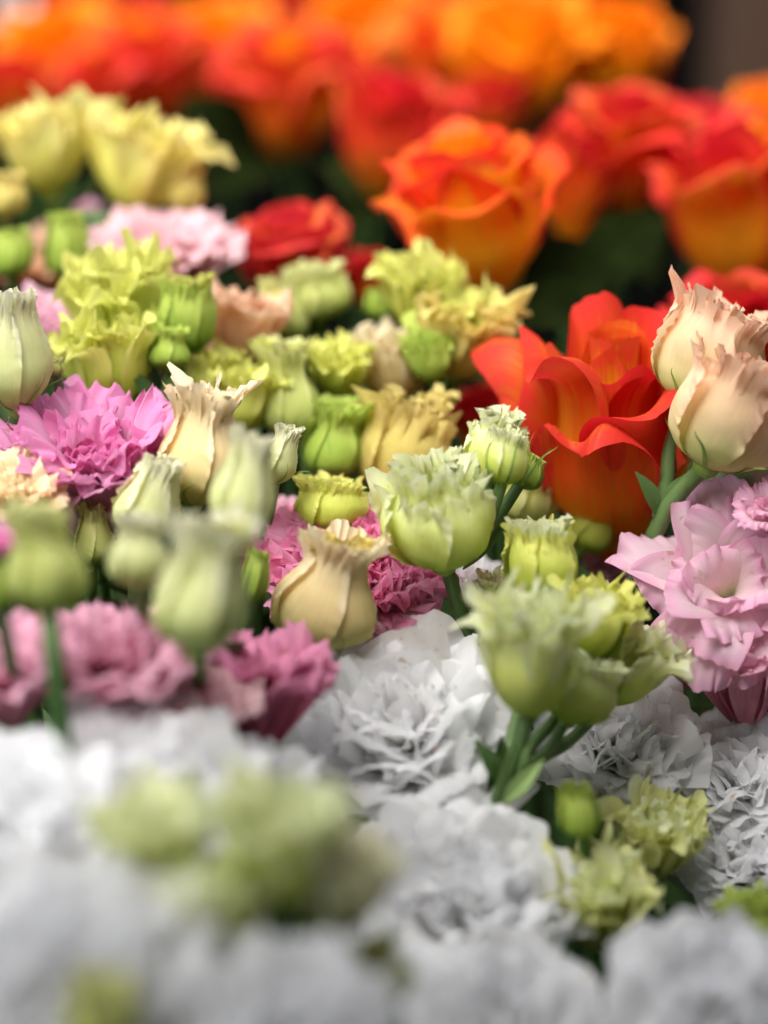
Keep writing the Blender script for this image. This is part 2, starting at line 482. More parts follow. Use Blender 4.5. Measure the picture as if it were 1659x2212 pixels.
def build_bud(fl, spec, multi):
    """spec: b base px, t top px, w body width px, d, g, mat, prof ..."""
    rng = R(spec.get('seed', 1))
    d, g = spec['d'], spec.get('g', 15)
    b, t = spec['b'], spec['t']
    dx, dy = t[0] - b[0], b[1] - t[1]
    Lp = math.hypot(dx, dy)
    ax = axis_img(math.degrees(math.atan2(dx, dy)), g)
    H = Lp * K * d / math.cos(math.radians(g))
    Rd = spec['w'] * K * d / 2
    base = at(b[0], b[1], d)
    M = (frame_of(ax), base)
    q = quality(d, spec['w'])
    nu, nv = int(46 * q), int(40 * q)
    prof = spec.get('prof', 'vase')
    horn, hk = spec.get('horn', .28), spec.get('hk', 3.0)
    crimp, frill = spec.get('crimp', .06), spec.get('frill', .14)
    rot = spec.get('rot', rng.uniform(0, 6.28))
    H = H / (1 + 0.12 * horn)
    sh = rng.uniform(0, 6.28, 8)
    inner = Patch()
    ni = spec.get('inner', 6)
    for i in range(ni):
        k = (i + 1) / ni
        inner.add(bud_petal(rng, sh, H, Rd, prof, rot + i * 2.3 + .6, 1.25 - .3 * k, -.08 - .10 * k, .04, int(nu * .8), int(nv * .8),
                            horn * (.7 - .4 * k) * (1 + 2 * spec.get('star', 0)), hk * .8, 0.02, frill * 1.5, .98 - .05 * k + rng.uniform(-.03, .03), .35,
                            flare=(spec.get('flare', 0) + spec.get('star', 0)) * (1 - k), shut=.72 * k * (1 - .5 * (spec.get('star', 0) > 0)), jag=.02))
    root = fl.mesh('flower_bud' if multi else 'inner_petals', inner, spec.get('inmat', spec['mat']), None, M)
    par = root if multi else None
    n = spec.get('n', 5)
    for i in range(n):
        p = Patch()
        p.add(bud_petal(rng, sh, H, Rd, prof, rot + i * 2 * PI / n + rng.uniform(-.15, .15), spec.get('hw', 1.0) * rng.uniform(.85, 1.15), 0.012 * i, .105, nu, nv, horn * rng.uniform(.6, 1.25), hk, crimp * rng.uniform(.5, 1.4), frill,
                        spec.get('outer', 1.0) + rng.uniform(-.07, .02) - (0.0 if i % 2 == 0 else spec.get('short', 0.0)), .35, flare=spec.get('flare', 0) * rng.uniform(.5, 1.5),
                        peel=spec.get('peel', .05) * rng.uniform(0, 1.8)))
        fl.mesh('petal', p, spec['mat'], par, M)
    cx = Patch()
    calyx(cx, rng, Rd * .30, H * .10)
    so = fl.mesh('calyx', cx, 'sepal_green', par, M)
    ns = spec.get('sepals', 5)
    if ns:
        sp = Patch()
        for i in range(ns):
            sp.add(sepal_strip(rng, rot + i * 2 * PI / 5 + .5, 0, H, Rd, prof, spec.get('sl', .34) * rng.uniform(.7, 1.2), Rd * spec.get('sw', .11), spec.get('so', .25) * rng.uniform(.2, 1.6)))
        fl.mesh('sepals', sp, spec.get('smat', 'sepal_green'), par, M)
    return base, ax

def build_bloom(fl, spec, multi):
    """open double flower; spec: c centre px, D diameter px, lean, g, style"""
    rng = R(spec.get('seed', 1))
    d, g = spec['d'], spec.get('g', 30)
    ax = axis_img(spec.get('lean', 0), g)
    D = spec['D'] * K * d * (1.22 if spec.get('style') == 'knobbly' else 1.0)
    st = dict(n=30, inn=(4, -4, -4, 24), out=(56, 34, 42, 112), L=(.48, .76), W=(.50, .84), ruf=.10, rk=1.4, fine=.055, fk=6.0, jag=.009, h=.42, e=1.0, nout=7, rpow=2.4, lat=.25)
    st.update(STYLES.get(spec.get('style', 'double'), {}))
    st.update(spec.get('st', {}))
    c = at(spec['c'][0], spec['c'][1], d)
    base = c - ax * D * st['h']
    M = (frame_of(ax), base)
    q = quality(d, spec['D'])
    n, nout = st['n'], st['nout']
    inner = Patch(); outs = []
    rot = spec.get('rot', rng.uniform(0, 6.28))
    for i in range(n):
        t = (i / max(1, n - 1)) ** st['e']
        jit = rng.uniform(-1, 1, 4) * np.array([4, 6, 8, 18]) * st.get('jit', 1.0)
        phi = [a + (b - a) * t + j for a, b, j in zip(st['inn'], st['out'], jit)]
        L = (st['L'][0] + (st['L'][1] - st['L'][0]) * t) * rng.uniform(.90, 1.08)
        W = (st['W'][0] + (st['W'][1] - st['W'][0]) * t) * rng.uniform(.88, 1.12)
        P, U = petal(rng, L * D, W * D, phi, rot + i * 2.39996, (.01 + .03 * t) * D, 0.0, rc=((.12 + .14 * t) * D, (.26 + st.get('flat', 1.3) * t) * D),
                     nu=int(60 * q), nv=int(28 * q), wb=.20, rnd=rng.uniform(.08, .22), ruf=st['ruf'] * rng.uniform(.7, 1.3), rk=st['rk'] * rng.uniform(.8, 1.25),
                     rpow=st['rpow'], fine=st['fine'], fk=st['fk'], curl=.06 * t, jag=st['jag'], lat=st['lat'], tw=rng.uniform(-.2, .2), horn=st.get('horn', 0))
        if i >= n - nout:
            p = Patch(); p.grid(P, U); outs.append(p)
        else:
            inner.grid(P, U)
    root = fl.mesh('flower_head' if multi else 'inner_petals', inner, spec.get('inmat', spec['mat']), None, M)
    par = root if multi else None
    for p in outs:
        fl.mesh('petal', p, spec['mat'], par, M)
    cx = Patch(); calyx(cx, rng, D * .075, D * .10)
    fl.mesh('calyx', cx, 'sepal_green', par, M)
    return base, ax

STYLES = {
    'knobbly': dict(flat=.4, n=26, inn=(6, -8, -8, 24), out=(74, 34, 2, 56), L=(.56, .80), W=(.50, .84), h=.40, nout=9, ruf=.09, fine=.075, fk=4.2, horn=.16, jit=1.3),
    'cupped': dict(n=20, inn=(4, -6, 0, 30), out=(48, 20, 16, 92), L=(.62, .98), W=(.50, .82), h=.56, nout=8, ruf=.11, fine=.07),
    'double': {},
    'carnation': dict(n=56, inn=(6, 4, 4, 14), out=(70, 58, 60, 92), L=(.46, .56), W=(.34, .50), ruf=.10, rk=1.6, fine=.08, fk=6.5, jag=.014, h=.30, nout=7, rpow=2),
    'peony': dict(n=36, inn=(10, 0, 4, 30), out=(76, 56, 56, 104), L=(.46, .60), W=(.56, .92), ruf=.17, rk=1.5, fine=.04, fk=4.5, jag=.005, jit=1.8, rpow=2.2, h=.30, nout=9),
    'loose': dict(n=12, inn=(14, 12, 24, 60), out=(58, 62, 92, 152), L=(.42, .72), W=(.60, 1.10), ruf=.14, rk=1.4, fine=.075, fk=5.5, jag=.010, rpow=2.0, h=.36, nout=9),
}

def build_rose(fl, spec, multi):
    rng = R(spec.get('seed', 1))
    d, g = spec['d'], spec.get('g', 20)
    b, t = spec['b'], spec['t']
    dx, dy = t[0] - b[0], b[1] - t[1]
    Lp = math.hypot(dx, dy)
    ax = axis_img(math.degrees(math.atan2(dx, dy)), g)
    H = Lp * K * d / math.cos(math.radians(g)) / 1.02
    D = spec['w'] * K * d
    base = at(b[0], b[1], d)
    M = (frame_of(ax), base)
    q = quality(d, spec['w'])
    nu, nv = int(34 * q), int(26 * q)
    op = spec.get('open', 1.0)
    rot = spec.get('rot', rng.uniform(0, 6.28))
    core = Patch()
    s = D / H
    for i in range(9):
        k = i / 8
        core.add(petal(rng, H * (.90 + .06 * k), D * (.34 + .26 * k), [34 * s, 8 + 6 * k, -12, -4 + 16 * k * op], rot + i * 2.1, .02 * D, 0,
                       rc=((.10 + .08 * k) * D, (.09 + .14 * k) * D), nu=nu, nv=nv, wb=.5, rnd=.12, ruf=.02, rk=1.5, jag=.004, curl=-.02))
    root = fl.mesh('flower_head' if multi else 'inner_petals', core, spec.get('inmat', spec['mat']), None, M)
    par = root if multi else None
    # middle and outer rings
    rings = [(5, [50 * s, 18, -2, 30 * op + 10], .97, .74, (.20, .32), .05, .05), (5, [60 * s, 26, 6, 75 * op + 15], .99, .84, (.26, .46), .12, .07),
             (4, [68 * s, 36, 14, 125 * op + 10], .98, .90, (.30, .7), .18, .08)]
    if spec.get('few'):
        rings = rings[:2]
    for j, (n, phi, L, W, rc, curl, ruf) in enumerate(rings):
        for i in range(n):
            p = Patch()
            ph = [a + rng.uniform(-5, 5) for a in phi]; ph[3] += rng.uniform(-16, 16)
            p.add(petal(rng, H * L * rng.uniform(.93, 1.06), D * W * rng.uniform(.9, 1.1), ph, rot + j * .55 + i * 2 * PI / n + rng.uniform(-.15, .15), .02 * D, 0,
                        rc=(rc[0] * D, rc[1] * D), nu=nu, nv=nv, wb=.42, rnd=.26, point=.0, ruf=ruf, rk=1.3, curl=curl, jag=.004, rpow=2.2, stn=(0, .3, .72, 1)))
            fl.mesh('petal', p, spec['mat'], par, M)
    cx = Patch(); calyx(cx, rng, D * .085, D * .12)
    for i in range(5):
        th = i * 1.2566 + .3
        v = np.linspace(0, 1, 8)
        r = D * (.06 + .14 * v); z = -D * .02 + D * (.10 * v - .26 * v * v)
        pts = np.stack([r * math.cos(th), r * math.sin(th), z], -1)
        cx.add(ribbon(pts, D * .07 * cubic(v, [0, .4, 1], [.9, .8, .05]), np.array([0, 0, 1.0]), 3, .15))
    fl.mesh('calyx', cx, 'sepal_dark', par, M)
    return base, ax

BUILD = {'bud': build_bud, 'bloom': build_bloom, 'rose': build_rose}

def leaf_patch(p0, p1, w, nrm, rng, bend=0.15):
    p0, p1 = np.asarray(p0), np.asarray(p1)
    L = np.linalg.norm(p1 - p0)
    v = np.linspace(0, 1, 14)
    nn = np.asarray(nrm, float); nn /= np.linalg.norm(nn)
    pts = p0 + (p1 - p0) * v[:, None] - nn * (L * bend * (4 * v * (v - .9)))[:, None] * .6
    wd = w * cubic(v, [0, .2, .5, .8, 1], [.08, .66, 1.0, .55, .02])
    return ribbon(pts, wd, nn, 9, .18)

def thing(name, label, cat, heads, group=None, stem='stem_green', sr=0.0024, foot=None, via=None, join=None, leaves=(), back=0.07, nl=3, lmat='leaf_mid'):
    """heads: list of (kind, spec). via: picture points (x, y, d) the stem passes below the first head"""
    first = heads[0][1]
    d = first['d']
    ref = first.get('b') or first['c']
    p = at(ref[0], ref[1], d)
    last = at(*via[-1]) if via else p
    if foot is None:
        foot = np.array([last[0] + 0.01, last[1] + (back if not via else 0.02), GROUND])
    fl = Flower(name, label, cat, foot, group)
    multi = len(heads) > 1
    ends = []
    for kind, spec in heads:
        base, ax = BUILD[kind](fl, spec, multi)
        ends.append((base, ax, spec))
    st = Patch()
    b0, a0, s0 = ends[0]
    drop = 0.03
    mids = [at(*v) for v in via] if via else [b0 - a0 * drop + np.array([0, back * .45, -drop * .5])]
    main = spline([b0 + a0 * .002] + mids + [mids[-1] * .5 + foot * .5 + np.array([0, 0.01, 0]), foot], 40)
    st.grid(*tube(main, np.linspace(sr, sr * 1.5, 40)), True)
    for b, a, s in ends[1:]:
        j = main[10] if join is None else at(*join)
        st.grid(*tube(spline([b + a * .002, b * .67 + j * .33 - a * .005, b * .3 + j * .7, j], 20), np.linspace(sr * .8, sr, 20)), True)
    fl.mesh('stem', st, stem)
    if multi:                                   # a pair of small bracts where the stems part
        j = main[10] if join is None else at(*join)
        for sgn in (-1, 1):
            bp = Patch()
            bp.grid(*leaf_patch(j, j + np.array([sgn * .010, -.004, .020]), .007, np.array([-sgn * .5, -.8, .2]), R(3)))
            fl.mesh('bract', bp, stem)
    rng = R(abs(hash((round(p[0], 4), round(p[2], 4)))) % 10000)
    for j in range(nl):
        i = int(rng.uniform(7, 15))
        an = rng.uniform(0, 2 * PI)
        o = np.array([math.cos(an), math.sin(an) * .8 + .15, rng.uniform(.5, 1.3)])
        ln = rng.uniform(.035, .06)
        p1 = main[i] + o / np.linalg.norm(o) * ln
        lp = Patch()
        lp.grid(*leaf_patch(main[i], p1, ln * rng.uniform(.34, .5), np.array([-math.cos(an), -math.sin(an), .7]), rng))
        fl.mesh('leaf', lp, lmat)
    for lf in leaves:      # (x0,y0,d0, x1,y1,d1, width px, mat[, normal])
        p0, p1 = at(*lf[0:3]), at(*lf[3:6])
        lp = Patch()
        lp.grid(*leaf_patch(p0, p1, lf[6] * K * lf[2], lf[8] if len(lf) > 8 else (0, -.8, .6), rng))
        fl.mesh('leaf', lp, lf[7])
    return fl

# ------------------------------------------------------------------ the flowers, each placed by picture point and depth
def bud(b, t, w, d, g, mat, seed, **kw):
    return ('bud', dict(b=b, t=t, w=w, d=d, g=g, mat=mat, seed=seed, **kw))
def bloom(c, D, d, lean, g, mat, seed, style='double', **kw):
    return ('bloom', dict(c=c, D=D, d=d, lean=lean, g=g, mat=mat, seed=seed, style=style, **kw))
def rose(b, t, w, d, g, mat, seed, **kw):
    return ('rose', dict(b=b, t=t, w=w, d=d, g=g, mat=mat, seed=seed, **kw))

LF, LB, LS, RO = 'lisianthus_flower', 'lisianthus_bud', 'lisianthus_spray', 'rose'
GR = 'orange and red roses along the back'
GW = 'white double lisianthus across the front'
GB = 'half open lisianthus buds'
GP = 'pink lisianthus flowers'
GL = 'lime green lisianthus buds in the middle'

# ---- roses, far row
for lab, h, lv in [
    ('orange rose with a broad amber top in the far left row', rose((150, 250), (130, 20), 250, 1.42, 28, 'amber', 1), ()),
    ('red rose cut by the left edge above the yellow flowers', rose((30, 330), (20, 110), 220, 1.36, 20, 'ember', 2), ()),
    ('red orange rose right above the first dark leaf', rose((330, 290), (310, 40), 240, 1.38, 26, 'ember', 3, inmat='amber'), ()),
    ('orange rose with a glowing amber centre between two red ones', rose((480, 260), (480, 20), 210, 1.44, 30, 'amber', 4), ()),
    ('large red orange rose hanging lowest over the dark leaf', rose((625, 335), (625, 70), 270, 1.32, 30, 'ember', 5, inmat='amber'),
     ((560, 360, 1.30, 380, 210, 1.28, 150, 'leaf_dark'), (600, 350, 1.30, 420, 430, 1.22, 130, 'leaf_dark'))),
    ('amber rose cut by the top edge in the middle', rose((800, 180), (800, -40), 230, 1.5, 26, 'amber', 6), ()),
    ('tall narrow red rose with an orange lower side', rose((820, 425), (860, 140), 245, 1.24, 14, 'ember', 7, open=.6),
     ((800, 440, 1.24, 690, 350, 1.2, 60, 'leaf_mid'), (830, 440, 1.24, 700, 520, 1.2, 100, 'leaf_dark'))),
    ('amber rose half hidden behind the tall red one', rose((960, 250), (960, 10), 220, 1.42, 28, 'flame', 8, inmat='amber'), ()),
    ('orange rose with a round amber crown near the top right', rose((1120, 270), (1125, -10), 260, 1.36, 26, 'amber', 9), ()),
    ('orange rose with its top petal reaching towards the dark wall', rose((1290, 240), (1325, 0), 240, 1.38, 24, 'amber', 10), ()),
    ('small orange rose peeping out below the reaching petal', rose((1340, 250), (1375, 120), 130, 1.40, 20, 'flame', 11, few=True), ()),
    ('coral red rose under the dark corner of wall', rose((1350, 460), (1355, 190), 270, 1.17, 24, 'ember', 12),
     ((1370, 470, 1.17, 1400, 620, 1.12, 120, 'leaf_dark'),)),
    ('small flame orange rose low between two rows at the left', rose((230, 270), (215, 100), 190, 1.33, 24, 'ember', 65, inmat='amber'), ()),
    ('small orange rose between the hanging rose and the tall red one', rose((735, 260), (725, 80), 180, 1.38, 26, 'flame', 66, inmat='amber'), ()),
    ('small red orange rose under the round amber crown', rose((1070, 300), (1060, 150), 180, 1.33, 20, 'ember', 67, inmat='flame'), ()),
    ('amber rose cut by the right edge below the wooden post', rose((1650, 330), (1650, 180), 170, 1.32, 24, 'amber', 13), ()),
    ('large red orange rose cut by the right edge', rose((1600, 660), (1590, 250), 300, 1.13, 16, 'ember', 14, inmat='amber'), ()),
    ('narrow red rose squeezed behind the big orange rose', rose((1240, 520), (1220, 270), 170, 1.16, 14, 'ember', 15, open=.5), ()),
    ('scarlet rose cut by the top edge at the left', rose((230, 130), (230, -70), 220, 1.5, 26, 'scarlet', 61), ()),
    ('scarlet rose cut by the top edge left of centre', rose((640, 90), (650, -90), 230, 1.55, 26, 'scarlet', 62), ()),
    ('flame orange rose cut by the top edge right of centre', rose((960, 110), (960, -110), 230, 1.58, 26, 'ember', 63, inmat='amber'), ()),
    ('scarlet rose cut by the right edge behind the large one', rose((1520, 420), (1500, 210), 210, 1.24, 22, 'coral', 64), ()),
]:
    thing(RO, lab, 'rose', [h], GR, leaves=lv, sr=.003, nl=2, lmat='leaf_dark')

# ---- roses, nearer
thing(RO, 'large orange rose with yellow outer petal standing before the dark gap', 'rose', [rose((1065, 640), (970, 290), 365, 1.06, 22, 'flame', 20, open=.8, inmat='amber')], GR,
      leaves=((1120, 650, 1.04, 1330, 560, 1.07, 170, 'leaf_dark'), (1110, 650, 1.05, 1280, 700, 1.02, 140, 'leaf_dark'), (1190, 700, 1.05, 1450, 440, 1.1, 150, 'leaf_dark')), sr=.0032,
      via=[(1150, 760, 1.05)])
thing(RO, 'crimson pink rose behind the lime buds left of the orange one', 'rose', [rose((650, 640), (610, 438), 280, 1.08, 26, 'coral', 21)], GR)
thing(RO, 'small deep red rose low between crimson rose and orange rose', 'rose', [rose((800, 660), (780, 545), 160, 1.10, 20, 'scarlet', 22, few=True)], GR)
thing(RO, 'wide open red orange rose nearest to the camera', 'rose', [rose((1328, 1195), (1305, 690), 325, .975, 27, 'ember', 23, inmat='flame', open=1.1)], GR, sr=.0032,
      leaves=((1280, 1180, .99, 1100, 820, 1.03, 120, 'leaf_dark'),))
thing(RO, 'low red rose showing left of the wide open rose', 'rose', [rose((1060, 1010), (1030, 826), 190, 1.04, 20, 'scarlet', 24, few=True)], GR)
thing(RO, 'bright red rose behind the cream buds at the right', 'rose', [rose((1590, 850), (1560, 590), 270, 1.03, 22, 'scarlet', 25)], GR)

# ---- left middle
thing(LS, 'yellow lisianthus spray with two large blooms and a green bud', 'flower spray', [
    bloom((95, 315), 215, 1.07, -8, 14, 'butter', 30, 'knobbly'),
    bud((225, 350), (222, 225), 82, 1.09, 15, 'lime', 31, prof='tight'),
    bloom((310, 350), 235, 1.06, 14, 14, 'butter', 32, 'knobbly'),
    bud((385, 460), (410, 350), 80, 1.06, 10, 'straw', 33, prof='cup')], via=[(125, 470, 1.08)], join=(125, 470, 1.08))
thing(LB, 'pale yellow lisianthus bud cut by the left edge', 'flower bud', [bud((5, 470), (5, 375), 80, 1.05, 15, 'straw', 34, prof='cup')], GB)
thing(LF, 'shell pink double lisianthus below the yellow flowers', 'flower', [bloom((350, 540), 310, 1.035, 4, 30, 'shell_pink', 35, st=dict(n=34))], GP)
thing(LF, 'dusky mauve bloom in the gap under the yellow flowers', 'flower', [bloom((175, 455), 95, 1.12, 0, 30, 'mauve', 36, st=dict(n=14))], GP)
thing(LF, 'peach lisianthus at the left edge behind two green buds', 'flower', [bloom((70, 560), 240, 1.07, 0, 28, 'peach', 37, st=dict(n=20, ruf=.09))], GP)
thing(LB, 'round green bud cut by the left edge before the peach flower', 'flower bud', [bud((25, 600), (20, 495), 82, 1.02, 15, 'apple', 38, prof='tight', horn=.05)], GB)
thing(LB, 'round green bud standing right of the peach flower', 'flower bud', [bud((160, 605), (142, 462), 92, 1.02, 15, 'apple', 39, prof='tight', horn=.08)], GB)
thing(LF, 'dusty mauve pink lisianthus above the white green bud', 'flower', [bloom((105, 695), 180, 1.0, 0, 36, 'mauve', 40, st=dict(n=30))], GP)
thing(LF, 'pale peach lisianthus turned sideways behind the lime spray', 'flower', [bloom((525, 685), 210, .99, 10, 12, 'peach', 41, 'cupped')], GP)
thing(LF, 'peach lisianthus low behind the lilac flower and lime spray', 'flower', [bloom((420, 790), 190, 1.0, 10, 25, 'peach', 42, st=dict(n=14, ruf=.08))], GP)
thing(LS, 'lime green lisianthus spray with ruffled bloom and upright buds at the left', 'flower spray', [
    bloom((268, 655), 240, .975, -8, 14, 'lime', 43, 'knobbly'),
    bud((405, 768), (400, 590), 108, .965, 14, 'apple', 44, prof='cup', hk=4, horn=.3, so=.05, sl=.7, outer=.9, star=.06, inmat='lime'),
    bud((362, 800), (366, 706), 84, .945, 12, 'apple', 45, prof='pot', hk=4, so=.05, sl=.7),
    bloom((238, 778), 215, .95, -8, 12, 'lime', 46, 'knobbly')],
      via=[(345, 900, .95)], join=(345, 900, .95), stem='stem_green')
thing(LB, 'celadon green pear shaped bud cut by the left edge', 'flower bud', [bud((38, 885), (18, 636), 150, .90, 12, 'celadon', 47, prof='slim', horn=.12, hk=5, crimp=.09, rot=-1.3)], GB, via=[(30, 960, .905)])
thing(LB, 'tiny green bud of thin curled sepals above the lilac flower', 'flower bud', [bud((120, 812), (118, 772), 34, .915, 12, 'moss', 48, prof='cup', horn=.5, so=1.4, sl=1.5, sw=.2)], GB)
thing(LF, 'ruffled lilac pink double lisianthus with smooth lower petals', 'flower', [bloom((205, 985), 385, .905, 3, 30, 'lilac', 49,
      st=dict(n=38, nout=9, h=.56, inn=(4, -6, -2, 30), out=(46, 22, 18, 100), L=(.64, .92), W=(.56, .92), ruf=.12))], GP)
thing(LF, 'lilac pink bloom cut by the left edge under the green bud', 'flower', [bloom((0, 975), 90, .905, 0, 30, 'lilac', 50, st=dict(n=18))], GP)
thing(LF, 'frilly open cream lisianthus cut by the left edge', 'flower', [bloom((30, 1055), 215, .875, 6, 36, 'apricot', 51, st=dict(n=26, ruf=.14), inmat='cream')], GB)
thing(LB, 'tall cream bud with a horned crown beside the lilac flower', 'flower bud', [bud((415, 1090), (455, 835), 170, .895, 12, 'cream', 52, prof='vase', horn=.42, hk=3.6, crimp=.11, rot=-2.2)], GB)
thing(LB, 'pale green bud with a crimped seam before the tall cream bud', 'flower bud', [bud((300, 1175), (345, 985), 128, .875, 12, 'celadon', 53, prof='slim', horn=.15, hk=5, crimp=.16, rot=-2.0)], GB)
thing(LB, 'small crinkled green bud in the dark gap under the lilac flower', 'flower bud', [bud((195, 1225), (218, 1090), 80, .895, 14, 'moss', 54, prof='slim', horn=.15, hk=5, crimp=.16)], GB)
thing(LS, 'yellow green frilled bloom behind the tall cream bud', 'flower spray', [
    bloom((540, 855), 170, .965, 8, 14, 'lime', 55, 'knobbly'),
    bud((450, 920), (450, 750), 150, .975, 12, 'lime', 56, prof='cup', horn=.4)], via=[(530, 980, .97)], join=(530, 980, .97))
thing(LB, 'out of focus pale green bud overlapping the tall cream bud', 'flower bud', [bud((505, 1160), (560, 935), 128, .825, 10, 'celadon', 57, prof='slim', horn=.2, crimp=.06)], GB)
thing(LB, 'slender cream green bud with curling sepals right of the tall cream bud', 'flower bud', [bud((590, 1045), (622, 916), 74, .905, 8, 'celadon', 58, prof='slim', horn=.25, hk=5, crimp=.14, so=1.2, sl=.6)], GB)

# ---- middle group of lime buds
thing(LS, 'lime and yellow spray of knobbly buds under the orange rose', 'flower spray', [
    bloom((915, 635), 185, 1.0, -4, 24, 'lime', 70, 'knobbly'),
    bloom((1005, 720), 215, .985, 12, 24, 'straw', 71, 'knobbly', inmat='lime'),
    bloom((935, 765), 130, .975, -4, 18, 'apple', 72, 'knobbly'),
    bud((822, 690), (824, 620), 60, 1.01, 12, 'apple', 73, prof='tight', horn=.1)], via=[(925, 860, 1.0)], join=(925, 860, 1.0))
thing(LS, 'blurred pale lime pair of buds before the crimson rose', 'flower spray', [
    bud((690, 690), (680, 578), 130, 1.02, 16, 'moss', 74, prof='cup', horn=.15),
    bud((615, 750), (612, 605), 104, 1.015, 12, 'moss', 75, prof='slim', horn=.15)], via=[(660, 800, 1.03)], join=(660, 800, 1.03))
thing(LB, 'tall pale green pot bellied bud with a flared rim', 'flower bud', [bud((632, 955), (626, 735), 128, .97, 14, 'moss', 76, prof='pot', horn=.2, flare=.12, frill=.14, inmat='lime')], GL)
thing(LB, 'lime bud like a tight rosette beside the cream flower', 'flower bud', [bloom((735, 795), 142, .975, 0, 30, 'lime', 77, 'knobbly', st=dict(horn=.1))], GL)
thing(LB, 'small onion shaped green bud lowest of the lime buds', 'flower bud', [bud((718, 1035), (724, 862), 132, .96, 14, 'apple', 78, prof='vase', horn=.25, hk=2.4, flare=.2, frill=.14, so=.02, sl=.6)], GL)
thing(LB, 'cream flower with rumpled top behind the lime rosette', 'flower', [bloom((850, 785), 180, .99, 0, 16, 'cream', 79, 'knobbly', st=dict(horn=.1))], GB)
thing(LB, 'straw yellow open bud with ragged rim before the red rose', 'flower bud', [bud((845, 1070), (878, 835), 180, .965, 16, 'straw', 80, prof='cup', horn=.4, hk=4, frill=.14, outer=.85, star=.1)], GB)
thing(LB, 'bright green ruffled bud tip rising behind the hot pink flower', 'flower bud', [bud((710, 1150), (715, 1028), 145, .925, 8, 'lime', 81, prof='cup', horn=.45, hk=2.2)], GL)
thing(LF, 'pale pink bloom hidden behind the pale green open bud', 'flower', [bloom((800, 1125), 150, .945, 0, 34, 'pale_pink', 82, st=dict(n=16))], GP)
thing(LF, 'dusky pink bloom in the shade left of the green bud tip', 'flower', [bloom((610, 1110), 130, .95, 0, 30, 'mauve', 83, st=dict(n=16))], GP)
thing(LF, 'hot pink frilly carnation like lisianthus behind the cream bud', 'flower', [bloom((755, 1200), 430, .92, 10, 40, 'hot_pink', 84, 'carnation', st=dict(n=80))], GP)
thing(LB, 'smooth cream bud with a yellow frilled mouth before the hot pink flower', 'flower bud', [bud((675, 1400), (735, 1145), 192, .885, 16, 'cream', 85, prof='vase', horn=.14, hk=4.5, crimp=.06, frill=.12, rot=-2.6, inmat='straw', sepals=3)], GB)
thing(LB, 'small dark green closed bud left of the smooth cream bud', 'flower bud', [bud((542, 1305), (556, 1185), 56, .87, 12, 'apple', 86, prof='tight', horn=.05, so=.0, sl=.85, sw=.35, smat='sepal_dark')], GB, stem='stem_green', via=[(528, 1390, .88)])

# ---- left foreground, out of focus
thing(LB, 'blurred round green bud on a long bare stem at the left', 'flower bud', [bud((105, 1325), (95, 1085), 156, .765, 10, 'moss', 87, prof='pot', horn=.15, flare=.05, frill=.15, sepals=0)], GB, via=[(118, 1430, .755), (130, 1545, .76)], sr=.0029)
thing(LB, 'blurred large green bud before the rose pink flower', 'flower bud', [bud((425, 1408), (450, 1105), 200, .765, 10, 'celadon', 88, prof='vase', horn=.35, flare=.2, frill=.16, inmat='lime')], GB, via=[(430, 1445, .80), (430, 1540, .86)])
thing(LB, 'blurred yellow green bud between the two blurred green buds', 'flower bud', [bud((300, 1270), (302, 1105), 116, .80, 10, 'celadon', 89, prof='vase', horn=.15)], GB)
thing(LB, 'blurred dark green bud cut by the left edge', 'flower bud', [bud((0, 1320), (0, 1215), 40, .76, 10, 'apple', 90, prof='tight', horn=0)], GB)
thing(LF, 'blurred rose pink lisianthus between the two blurred green buds', 'flower', [bloom((235, 1400), 330, .805, 0, 26, 'rose_pink', 91, st=dict(n=30, h=.6, L=(.6, .95)))], GP)
thing(LF, 'blurred rose pink lisianthus cut by the left edge', 'flower', [bloom((20, 1430), 250, .795, 0, 22, 'rose_pink', 92, st=dict(n=26, h=.6, L=(.6, .95)))], GP)
thing(LF, 'pale lilac petals cut by the left edge above the pink flower', 'flower', [bloom((5, 1165), 100, .80, 0, 26, 'lilac', 93, st=dict(n=16))], GP)
thing(LF, 'blurred pale pink petals under the large blurred green bud', 'flower', [bloom((410, 1500), 250, .815, 0, 20, 'shell_pink', 94, st=dict(n=18, h=.6, L=(.6, .95)))], GP)
thing(LF, 'deep pink lisianthus hanging down beside the large white flower', 'flower', [bloom((575, 1480), 262, .835, 8, 14, 'deep_pink', 95, st=dict(n=30, h=.60, L=(.6, 1.08), out=(38, 12, 20, 100)))], GP)

thing(LF, 'dusky pink bloom in the shade behind the blurred green buds', 'flower', [bloom((470, 1190), 150, .93, 0, 30, 'mauve', 96, st=dict(n=16))], GP)

# ---- whites
thing(LF, 'large white double lisianthus in the middle of the picture', 'flower', [bloom((868, 1565), 465, .872, -8, 56, 'white', 100, 'peony', st=dict(nout=9))], GW, back=.04)
thing(LF, 'white petals standing behind the pale green open bud', 'flower', [bloom((1050, 1260), 190, .93, 16, 20, 'white', 101, st=dict(n=14))], GW)
thing(LF, 'blurred white double lisianthus under the pink ones at the left', 'flower', [bloom((300, 1705), 470, .775, 0, 46, 'white', 102, 'peony')], GW, back=.02)
thing(LF, 'blurred white lisianthus filling the lower left edge', 'flower', [bloom((60, 1775), 430, .75, -4, 50, 'white', 103, 'peony')], GW, back=.02)
thing(LF, 'white double lisianthus under the large central white one', 'flower', [bloom((1000, 1940), 450, .82, 4, 48, 'white', 104, 'peony')], GW, back=.03)
thing(LF, 'white carnation like bloom under the horned green spray', 'flower', [bloom((1330, 1600), 330, .90, 4, 54, 'white', 105, 'peony')], GW)
thing(LF, 'white carnation like bloom cut by the right edge under the pink flower', 'flower', [bloom((1590, 1670), 300, .905, -6, 48, 'white', 106, 'peony')], GW)
